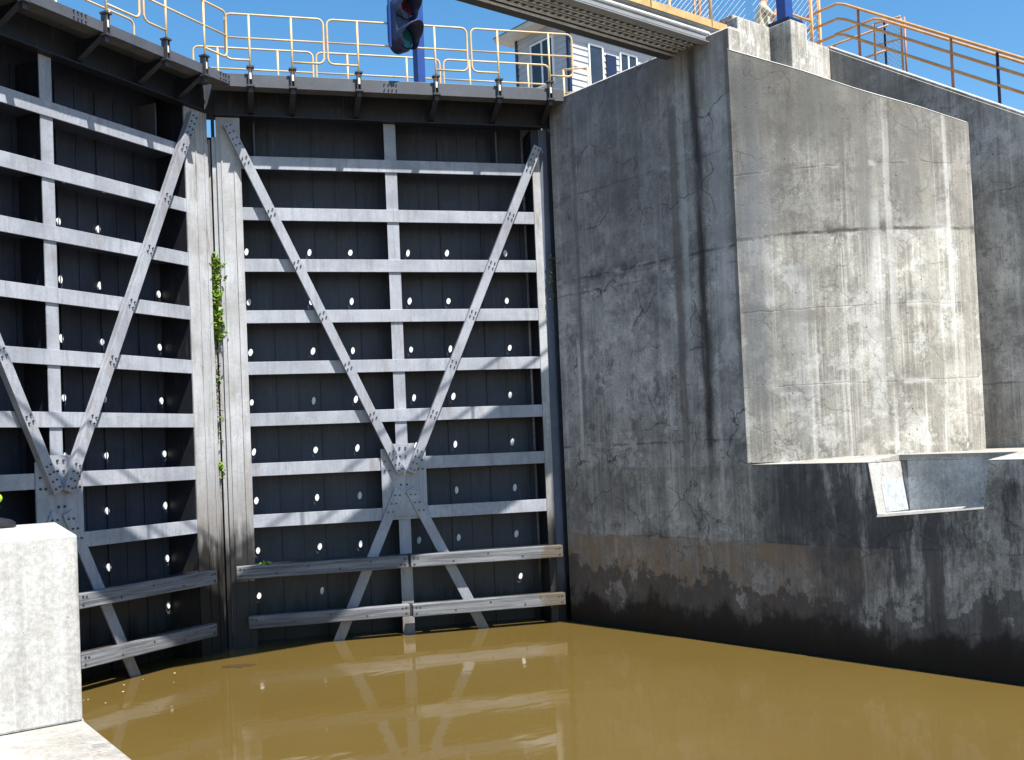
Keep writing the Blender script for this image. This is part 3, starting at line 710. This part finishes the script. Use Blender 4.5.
for v, m in ((10.66, 'orange'), (10.45, 'navy'), (10.13, 'orange'), (10.06, 'rustpost')):
    b = MB(); b.tube([(17.5, v, 9.0), (17.5, v, 10.34 if v < 10.2 else 10.42)], .02); b.build('post', M[m], G, smooth=True)
b = MB(); chain(b, 17.5, 17.5, 10.13, 10.66, 9.45, 10.38); b.build('wire_mesh', M['wire'], G)
b = MB(); b.tube([(17.5, 10.66, 10.02), (17.5, 10.13, 9.98)], .016); b.tube([(17.5, 10.66, 10.42), (17.5, 10.13, 10.38)], .016); b.build('rail', M['orange'], G, smooth=True)
Lr = thing('landing_rail', 'level orange rail on the landing, crossing behind the sloping handrail', 'railing', (17.2, 11.6, 9.0))
for z in (10.18, 9.75):
    b = MB(); b.tube([(17.2, 13.6, z), (17.2, 10.2, z)], .02); b.build('rail', M['orange'], Lr, smooth=True)
for v in (13.5, 12.4, 11.3):
    b = MB(); b.tube([(17.2, v, 9.0), (17.2, v, 10.18)], .02); b.build('post', M['orange'], Lr, smooth=True)
# fence on the landing
Fn = thing('chain_link_fence', 'chain link fence with orange posts on the landing in front of the person in cream', 'fence', (13.2, 10.95, 9.0))
b = MB(); chain(b, 13.0, 16.25, 10.92, 10.92, 9.05, 10.75, .11, .0022); b.build('wire_mesh', M['wire'], Fn)
for x in (13.02, 13.28, 15.96, 16.2):
    b = MB(); b.tube([(x, 10.92, 9.0), (x, 10.92, 10.8)], .026); b.build('post', M['orange'], Fn, smooth=True)
b = MB(); b.tube([(15.96, 10.90, 10.7), (15.96, 10.90, 9.78), (16.0, 10.9, 9.72), (16.16, 10.9, 9.72), (16.2, 10.9, 9.78), (16.2, 10.9, 10.7)], .02); b.build('loop', M['orange'], Fn, smooth=True)
b = MB(); b.tube([(12.88, 10.90, 10.7), (12.88, 10.90, 9.45), (12.92, 10.9, 9.38), (13.02, 10.9, 9.36)], .02); b.build('loop', M['orange'], Fn, smooth=True)
b = MB(); b.tube([(15.2, 10.92, 10.22), (16.0, 10.92, 10.22)], .02); b.build('rail', M['orange'], Fn, smooth=True)

# ------------------------------------------------------------------ foot bridge over the chamber
Br = thing('foot_bridge', 'grey steel foot bridge with cable trays under its deck, resting on the lock wall', 'bridge', (12.5, 10.7, 9.05))
xa, xb = -1.0, 12.95
def ibeam(b, v, z0, z1, w=.12):
    b.box((xa, v - .008, z0), (xb, v + .008, z1)); b.box((xa, v - w / 2, z0 - .012), (xb, v + w / 2, z0)); b.box((xa, v - w / 2, z1), (xb, v + w / 2, z1 + .012))
b = MB(); ibeam(b, 11.14, 8.965, 9.26, .16); b.build('beam', M['beam'], Br)
b = MB(); ibeam(b, 10.42, 8.965, 9.17, .14); b.build('beam', M['galv'], Br)
b = MB(); b.box((xa, 10.40, 9.19), (xb, 11.04, 9.22)); b.build('deck', M['beam'], Br)
b = MB(); x = xa + .3
while x < xb: b.box((x - .03, 10.435, 9.08), (x + .03, 11.13, 9.188)); x += 1.25
b.build('cross_bearers', M['beam'], Br)
for v in (10.62, 10.77, 10.92):
    b = MB(); b.box((xa, v - .05, 9.0), (xb, v - .042, 9.05)); b.box((xa, v + .042, 9.0), (xb, v + .05, 9.05))
    ct = b.build('cable_tray', M['tray'], Br); b = MB(); x = xa
    while x < xb: b.box((x, v - .04, 9.004), (x + .05, v + .04, 9.012)); x += .13
    join(b, M['beam'], ct)
for v, z, r in ((10.53, 9.03, .022), (10.345, 9.08, .024), (11.02, 9.02, .02), (10.695, 9.02, .018), (10.845, 9.02, .018), (11.03, 8.96, .02)):
    b = MB(); b.tube([(xa, v, z), (xb - .45, v, z), (xb - .38, v, z - .03), (xb - .36, v, z - .3)] if r > .021 else [(xa, v, z), (xb - .3, v, z)], r, 8); b.build('conduit', M['tray' if r > .019 else 'bolt'], Br, smooth=True)
b = MB(); b.box((xa, 10.335, 9.19), (xb, 10.365, 9.30)); b.build('toe_board', M['toe'], Br)
b = MB(); b.box((xa, 11.19, 9.275), (xb, 11.215, 9.38)); b.build('toe_board', M['toe'], Br)
for v in (10.35, 11.16):
    b = MB()
    for z in (9.75, 10.25): b.tube([(xa, v, z), (xb - .3, v, z)], .02)
    rl = b.build('railing', M['yellow'], Br, smooth=True)
    x = xa + .4
    k = 0
    while x < xb - .25:
        b = MB(); b.tube([(x, v, 9.2), (x, v, 10.25)], .022); b.build('post', M['yellow'], rl, smooth=True); x += 1.32
b = MB(); chain(b, 9.6, 12.6, 10.37, 10.37, 9.31, 10.23); b.build('wire_mesh', M['wire'], Br)

# ------------------------------------------------------------------ control house
Hs = thing('control_house', 'small white house with blue corner trim and low roof beyond the gate', 'house', (16.5, 17, 9.0))
hu0, hu1, hv0, hv1, hz0, hz1 = 14.7, 18.2, 15.75, 17.35, 9.0, 11.68
b = MB(); b.box((hu0 + .03, hv0 + .03, hz0), (hu1 - .03, hv1 - .03, hz1))
z = hz0
while z < hz1 - .02:
    zt = min(z + .13, hz1)
    for (A, C, nx, ny) in (((hu0, hv0), (hu0, hv1), -1, 0), ((hu0, hv0), (hu1, hv0), 0, -1)):
        o0, o1 = .022, .004
        b.hexa([(A[0] + nx * o0, A[1] + ny * o0, z), (C[0] + nx * o0, C[1] + ny * o0, z), (C[0] - nx * .03, C[1] - ny * .03, z), (A[0] - nx * .03, A[1] - ny * .03, z)],
               [(A[0] + nx * o1, A[1] + ny * o1, zt), (C[0] + nx * o1, C[1] + ny * o1, zt), (C[0] - nx * .03, C[1] - ny * .03, zt), (A[0] - nx * .03, A[1] - ny * .03, zt)])
    z += .13
b.build('wall', M['siding'], Hs)
for (x, y) in ((hu0, hv0), (hu0, hv1), (hu1, hv0)):
    b = MB(); b.box((x - .035, y - .035, hz0), (x + .03, y + .03, hz1)); b.build('corner_trim', M['navy'], Hs)
b = MB(); ov = .34; cx, cy = (hu0 + hu1) / 2, (hv0 + hv1) / 2
b.hexa([(hu0 - ov, hv0 - ov, hz1), (hu1 + ov, hv0 - ov, hz1), (hu1 + ov, hv1 + ov, hz1), (hu0 - ov, hv1 + ov, hz1)],
       [(hu0 - ov, hv0 - ov, hz1 + .10), (hu1 + ov, hv0 - ov, hz1 + .10), (hu1 + ov, hv1 + ov, hz1 + .10), (hu0 - ov, hv1 + ov, hz1 + .10)])
rf = b.build('soffit', M['sofbeige'], Hs)
b = MB()
b.hexa([(hu0 - ov - .03, hv0 - ov - .03, hz1 + .102), (hu1 + ov + .03, hv0 - ov - .03, hz1 + .102), (hu1 + ov + .03, hv1 + ov + .03, hz1 + .102), (hu0 - ov - .03, hv1 + ov + .03, hz1 + .102)],
       [(cx - .9, cy - .02, hz1 + .85), (cx + .9, cy - .02, hz1 + .85), (cx + .9, cy + .02, hz1 + .85), (cx - .9, cy + .02, hz1 + .85)])
b.build('roof', M['roof'], Hs)
def window(face, a, c, z0, z1, bar=True):
    P = (lambda t, d, z: (hu0 - d, t, z)) if face == 'l' else (lambda t, d, z: (t, hv0 - d, z))
    def bx(b, t0, t1, d0, d1, za, zb):
        p, q = P(t0, d0, za), P(t1, d1, zb); b.box(p, q)
    b = MB(); w = .035
    bx(b, a - w, c + w, .0, .05, z0 - w, z0); bx(b, a - w, c + w, .0, .05, z1, z1 + w); bx(b, a - w, a, .0, .05, z0, z1); bx(b, c, c + w, .0, .05, z0, z1)
    if bar: bx(b, (a + c) / 2 - .02, (a + c) / 2 + .02, .0, .045, z0, z1)
    f = b.build('window', M['white'], Hs)
    b = MB(); bx(b, a, c, -.0, .03, z0, z1); b.build('pane', M['glass'], f)
window('l', 16.2, 16.85, 10.5, 11.40); window('f', 15.25, 15.6, 10.35, 11.2, False); window('f', 16.15, 16.6, 10.35, 11.2)
b = MB(); b.box((15.72, hv0 - .05, 9.0), (16.0, hv0 - .024, 11.1)); b.build('door', M['navy'], Hs)
Wr = thing('walkway_post_rail', 'short yellow rail with two posts on the wall top in front of the white house', 'railing', (13.6, 14.6, 9.05))
for x, y in ((13.75, 14.9), (14.05, 14.55)):
    b = MB(); b.tube([(x, y, 9.05), (x, y, 10.15)], .02); b.build('post', M['yellow'], Wr, smooth=True)
b = MB(); b.tube([(13.75, 14.9, 10.15), (14.05, 14.55, 10.15)], .02); b.tube([(13.75, 14.9, 9.7), (14.05, 14.55, 9.7)], .02); b.build('rail', M['yellow'], Wr, smooth=True)

# ------------------------------------------------------------------ left side: quay, concrete block, high wall
b = MB(); b.prism([(-14, -8), (1.95, -8), (1.99, 5.6), (2.10, 6.8), (2.50, 8.62), (2.5, 9.3), (-14, 9.3)], -2, 1.47, 'z'); struct(b.build('quay', M['slab'], bevel=.02))
b = MB(); b.prism([(-2.2, 6.8), (2.085, 6.8), (2.49, 8.62), (-2.2, 8.62)], 1.474, 2.60, 'z')
blk = b.build('concrete_block', M['block'], bevel=.014); tag(blk, 'pale sunlit concrete block in the left foreground, standing on the quay slab', 'block')
b = MB(); b.prism([(-14, 10.6), (1.2, 10.6), (1.75, 11.5), (1.75, 14.0), (1.4, 14.6), (1.75, 15), (1.75, 24), (-14, 24)], -2, 9.05, 'z')
lw = b.build('left_chamber_wall', M['wall'], bevel=.02); tag(lw, 'high concrete wall carrying the left gate leaf, outside the left edge of the photo', 'wall')

# ------------------------------------------------------------------ plants
def tuft(name, label, pts, mats, n, size, spread, group='weeds rooted in the gate and wall joints'):
    b = MB(); mi = []
    for k in range(n // 60 if n > 200 else 0):
        c = Vector(random.choice(pts)); d = Vector((random.gauss(0, spread[0]), -abs(random.gauss(0, spread[1])), random.uniform(-.18, .14)))
        q0 = len(b.f); b.tube([c, c + d * .5 + Vector((0, 0, .02)), c + d * 1.5], .004, 4); mi += [2] * (len(b.f) - q0)
    for k in range(n):
        c = Vector(random.choice(pts)) + Vector((random.gauss(0, spread[0]), random.gauss(0, spread[1]), random.gauss(0, spread[2])))
        a = random.uniform(0, 2 * pi); el = random.uniform(-.6, .9); d = Vector((cos(a) * cos(el), sin(a) * cos(el), sin(el)))
        sd = d.cross(Vector((random.gauss(0, 1), random.gauss(0, 1), random.gauss(0, 1)))).normalized()
        up = sd.cross(d); L = size * random.choice((.45, .7, .9, 1.2, 1.7)) * random.uniform(.8, 1.2); w = L * random.uniform(.25, .42)
        b.poly([c, c + d * L * .45 + sd * w + up * L * .08, c + d * L - up * L * .15, c + d * L * .45 - sd * w + up * L * .08])
        mi.append(0 if random.random() < .82 else 1)
    o = b.build(name, list(mats) + [M['stem']], weld=False)
    for p, m in zip(o.data.polygons, mi): p.material_index = m
    tag(o, label, 'plant', group); return o
gapx = lambda z, off=.0: tfR((-.10 + random.uniform(-.05, .04), -.05 + off, z))
LM = [M['leaf'], M['leaf2']]
tuft('fern', 'largest bright green fern clump in the gap between the two gate leaves', [gapx(z) for z in [5.02 + 1.32 * k / 24 for k in range(25)] if not .30 < ((z - 5.02) % .44) / .44 < .36], LM, 1300, .06, (.055, .05, .03))
tuft('fern', 'thin trail of half dry weeds in the gate gap under the big fern clump', [gapx(z, .03) for z in [3.3 + 1.6 * k / 30 for k in range(31)]], [M['leaf2'], M['leaf']], 240, .04, (.025, .02, .03))
tuft('fern', 'small green sprig low in the gap between the gate leaves', [gapx(z) for z in (2.86, 2.9, 2.94)], LM, 110, .05, (.03, .028, .045))
tuft('fern', 'dark green weed hanging in the joint of gate and right wall', [(U0 - .04, 14.05, z) for z in (6.35, 6.2, 6.05, 5.9, 5.7)], [M['leafdark'], M['leaf2']], 80, .04, (.025, .025, .06))
tuft('fern', 'tiny yellow green weed growing on the upper fender timber', [tfR((.52 + .03 * k, -.23, 1.345)) for k in range(3)], LM, 26, .045, (.03, .02, .008))

# ------------------------------------------------------------------ people
def figure(name, label, cat, foot, head_dir, joints, edges, radii, colour, mats, group=None):
    T = thing(name, label, cat, foot, group)
    me = bpy.data.meshes.new('body'); names = list(joints)
    me.from_pydata([tuple(joints[k]) for k in names], [(names.index(a), names.index(c)) for a, c in edges], [])
    ob = bpy.data.objects.new('body', me); COL.objects.link(ob)
    md = ob.modifiers.new('s', 'SKIN'); sv = me.skin_vertices[0].data
    for i, k in enumerate(names):
        r = radii[k]; sv[i].radius = r if isinstance(r, tuple) else (r, r); sv[i].use_root = (k == 'pelvis')
    md2 = ob.modifiers.new('u', 'SUBSURF'); md2.levels = 2; md2.render_levels = 2
    dg = bpy.context.evaluated_depsgraph_get(); nm = bpy.data.meshes.new_from_object(ob.evaluated_get(dg))
    ob.modifiers.clear(); ob.data = nm; ob.parent = T; nm.name = 'body'
    nm.materials.clear()
    for m in mats: nm.materials.append(m)
    for p in nm.polygons: p.use_smooth = True; p.material_index = colour(p.center)
    ORG[ob.name] = foot
    return T, ob
def head(T, c, d, hair, foot):
    """face features and hair on the head at c looking along unit d"""
    c = Vector(c); d = Vector(d); s = Vector((-d.y, d.x, 0)); f = Vector(foot)
    b = MB()
    for e in (-1, 1):
        q = c + f + d * .085 + s * .032 * e + Vector((0, 0, .01)); b.sphere(q, .012, .012, .009)
    b.build('eyes', M['hair'], T, smooth=True)
    b = MB(); q = c + f + d * .10 - Vector((0, 0, .015)); b.sphere(q, .016, .016, .024)
    for e in (-1, 1): q = c + f + s * .085 * e; b.sphere(q, .016, .02, .03)
    b.build('nose_and_ears', M['skinp'], T, smooth=True)
    b = MB(); q = c + f - d * .018 + Vector((0, 0, .045)); b.sphere(q, .098, .098, .088, 16, 10); b.build('hair', hair, T, smooth=True)
def hand(T, w, d, foot, curl=.6):
    """palm, four fingers, thumb at wrist w pointing along d"""
    w = Vector(w) + Vector(foot); d = Vector(d).normalized(); s = d.cross(Vector((0, 0, 1)));
    if s.length < .1: s = Vector((0, 1, 0))
    s.normalize(); n = s.cross(d)
    b = MB(); b.bar(w, w + d * .085, .078, .03, n)
    for i, L in enumerate((.066, .076, .07, .055)):
        p = w + d * .08 + s * (-.03 + .02 * i); q = p + d * L * .5 - n * L * .15 * curl; r = q + d * L * .35 - n * L * .45 * curl
        b.tube([p, q, r], .0088, 6)
    p = w + d * .02 + s * -.036; b.tube([p, p + d * .03 - s * .025, p + d * .06 - s * .03 - n * .015], .0105, 6)
    b.build('hand', M['skinp'], T, smooth=True)
E_BODY = [('pelvis', 'waist'), ('waist', 'chest'), ('chest', 'neck'), ('neck', 'head0'), ('head0', 'head1'),
          ('chest', 'shL'), ('shL', 'elL'), ('elL', 'wrL'), ('chest', 'shR'), ('shR', 'elR'), ('elR', 'wrR'),
          ('pelvis', 'hipL'), ('hipL', 'knL'), ('knL', 'anL'), ('pelvis', 'hipR'), ('hipR', 'knR'), ('knR', 'anR')]
RAD = dict(pelvis=(.16, .125), waist=(.15, .115), chest=(.175, .125), neck=.056, head0=.085, head1=.08, shL=.07, shR=.07, elL=.047, elR=.047, wrL=.032, wrR=.032,
           hipL=.095, hipR=.095, knL=.065, knR=.065, anL=.05, anR=.05)
def boot(T, ankle, d, foot, mat):
    a = Vector(ankle) + Vector(foot); d = Vector(d); s = Vector((-d.y, d.x, 0)); z0 = foot[2] + .004
    b = MB(); sec = []
    for t, w, h in ((-.085, .026, .10), (-.06, .038, .125), (0, .041, .115), (.06, .044, .078), (.12, .045, .062), (.165, .038, .05), (.19, .02, .034)):
        c = Vector((a.x, a.y, 0)) + d * t
        sec.append([b.pt(tuple(Vector((c.x, c.y, z0)) + s * w * q + Vector((0, 0, h * r)))) for q, r in ((-1, 0), (1, 0), (1.05, .45), (.6, .95), (0, 1.04), (-.6, .95), (-1.05, .45))])
    for i in range(len(sec) - 1):
        for j in range(7): b.f.append([sec[i][j], sec[i][(j + 1) % 7], sec[i + 1][(j + 1) % 7], sec[i + 1][j]])
    b.f.append(sec[0][::-1]); b.f.append(sec[-1])
    b.build('boot', mat, T, smooth=True)
# deck hand on the block at the left edge: leading boot and cuff reach into the picture
foot = (1.685, 8.28, 2.60)
d1 = Vector((1, .05, 0)).normalized()
J = dict(pelvis=(0, 0, .86), waist=(0, 0, 1.02), chest=(-.01, 0, 1.22), neck=(-.02, 0, 1.40), head0=(-.01, 0, 1.50), head1=(-.0, 0, 1.58),
         shL=(-.02, .17, 1.30), elL=(-.10, .21, 1.05), wrL=(-.02, .2, .84), shR=(-.02, -.17, 1.30), elR=(-.10, -.21, 1.05), wrR=(-.03, -.2, .84),
         hipL=(0, .085, .80), knL=(-.10, .10, .45), anL=(-.24, .10, .09), hipR=(0, -.085, .80), knR=(.16, -.05, .47), anR=(.235, .10, .09))
J = dict(J, anR=(.235, -.02, .09))
RB = dict(RAD, anR=.062, anL=.062, knR=.075, knL=.075)
def colB(c):
    if c.z > 1.42: return 2
    if .36 < c.z < .46 or 1.08 < c.z < 1.13: return 1
    if c.z < .88 and abs(c.y) > .185: return 2
    return 0
T, _ = figure('person', 'person in lime trousers and black boots on the concrete block at the left edge', 'person', foot, d1, J, E_BODY, RB, colB, [M['hivis'], M['reflect'], M['skinp']])
boot(T, J['anR'], d1, foot, M['rubber']); boot(T, J['anL'], d1, foot, M['rubber'])
head(T, (.01, 0, 1.55), (1, 0, 0), M['hair'], foot); hand(T, J['wrL'], (.1, 0, -1), foot); hand(T, J['wrR'], (.1, 0, -1), foot)
# cuff bunched over the leading boot
b = MB(); c = Vector(foot) + Vector((.245, -.02, 0))
for z, r, q in ((.15, .088, .012), (.215, .095, .0), (.30, .080, .006)): b.sphere((c.x - q, c.y, c.z + z), r, r, .05, 18, 10)
b.build('trouser_cuff', M['hivis'], T, smooth=True)
# person in the cream shirt behind the piers
foot = (15.13, 11.32, 9.0); dv = Vector((.77, -.63, 0)).normalized(); sv_ = Vector((-dv.y, dv.x, 0))
def Q(f, s, z): v = dv * f + sv_ * s; return (v.x, v.y, z)
J = dict(pelvis=Q(0, 0, .86), waist=Q(.0, 0, 1.04), chest=Q(-.02, 0, 1.27), neck=Q(.03, 0, 1.46), head0=Q(.06, 0, 1.56), head1=Q(.07, 0, 1.65),
         shL=Q(-.02, .17, 1.36), elL=Q(.20, .17, 1.16), wrL=Q(.28, .08, 1.42), shR=Q(-.02, -.17, 1.36), elR=Q(.16, -.19, 1.16), wrR=Q(.30, -.08, 1.44),
         hipL=Q(0, .085, .80), knL=Q(.02, .09, .45), anL=Q(-.02, .09, .09), hipR=Q(0, -.085, .80), knR=Q(.03, -.09, .45), anR=Q(0, -.09, .09))
def colC(c):
    if c.z < .90: return 1
    f = c.x * dv.x + c.y * dv.y
    if c.z > 1.44 or (f > .12 and c.z > .9): return 2
    return 0
T, _ = figure('person', 'person in a cream shirt with hands raised to the face, behind the chain link fence', 'person', foot, dv, J, E_BODY, RAD, colC, [M['cream'], M['trouser'], M['skinp']])
boot(T, J['anR'], dv, foot, M['rubber']); boot(T, J['anL'], dv, foot, M['rubber'])
head(T, Q(.08, 0, 1.61), dv, M['hair'], foot); hand(T, J['wrL'], tuple(dv * .5 + Vector((0, 0, .8))), foot); hand(T, J['wrR'], tuple(dv * .5 + Vector((0, 0, .8))), foot)

# ------------------------------------------------------------------ camera
rt = R(2.43659); p = R(1.60296)
X_ = Vector((.77539, -.63149, 0)); Yf = Vector((.63149, .77539, 0)); Zu = Vector((0, 0, 1))
fwd = Yf * cos(p) + Zu * sin(p); upp = -Yf * sin(p) + Zu * cos(p)
right = X_ * cos(rt) - upp * sin(rt); up = X_ * sin(rt) + upp * cos(rt)
cam = bpy.data.cameras.new('camera'); co = bpy.data.objects.new('camera', cam); COL.objects.link(co)
m = Matrix((right, up, -fwd)).transposed().to_4x4(); m.translation = Vector((0, 0, 3.0)); co.matrix_world = m
cam.sensor_width = 36; cam.lens = 36 * 1079.13 / 1024; cam.shift_y = 40 / 1024; cam.clip_end = 2000; cam.clip_start = .05
scene.camera = co
# ------------------------------------------------------------------ light
EL, PH = R(59), R(2)
trav = Vector((-sin(PH) * cos(EL), cos(PH) * cos(EL), -sin(EL)))
sun = bpy.data.lights.new('sun', 'SUN'); sun.energy = 5.0; sun.angle = R(.5); sun.color = (1.0, .95, .87)
so = bpy.data.objects.new('sun', sun); COL.objects.link(so); so.rotation_euler = trav.to_track_quat('-Z', 'Y').to_euler(); so.location = (5, 0, 40)
wd = bpy.data.worlds.new('World'); scene.world = wd; wd.use_nodes = True
nt = wd.node_tree; bg = nt.nodes['Background']; sk = nt.nodes.new('ShaderNodeTexSky'); sk.sky_type = 'NISHITA'; sk.sun_disc = False
sk.sun_elevation = EL; sk.sun_rotation = math.atan2(-trav.x, -trav.y)
sk.air_density = 1.0; sk.dust_density = .2; sk.ozone_density = 1.5
hs = nt.nodes.new('ShaderNodeHueSaturation'); hs.inputs['Saturation'].default_value = 1.3; hs.inputs['Hue'].default_value = .494; nt.links.new(sk.outputs[0], hs.inputs['Color']); nt.links.new(hs.outputs[0], bg.inputs[0]); bg.inputs[1].default_value = .105
vs = scene.view_settings; vs.view_transform = 'Standard'; vs.look = 'None'; vs.exposure = .92; vs.gamma = 1
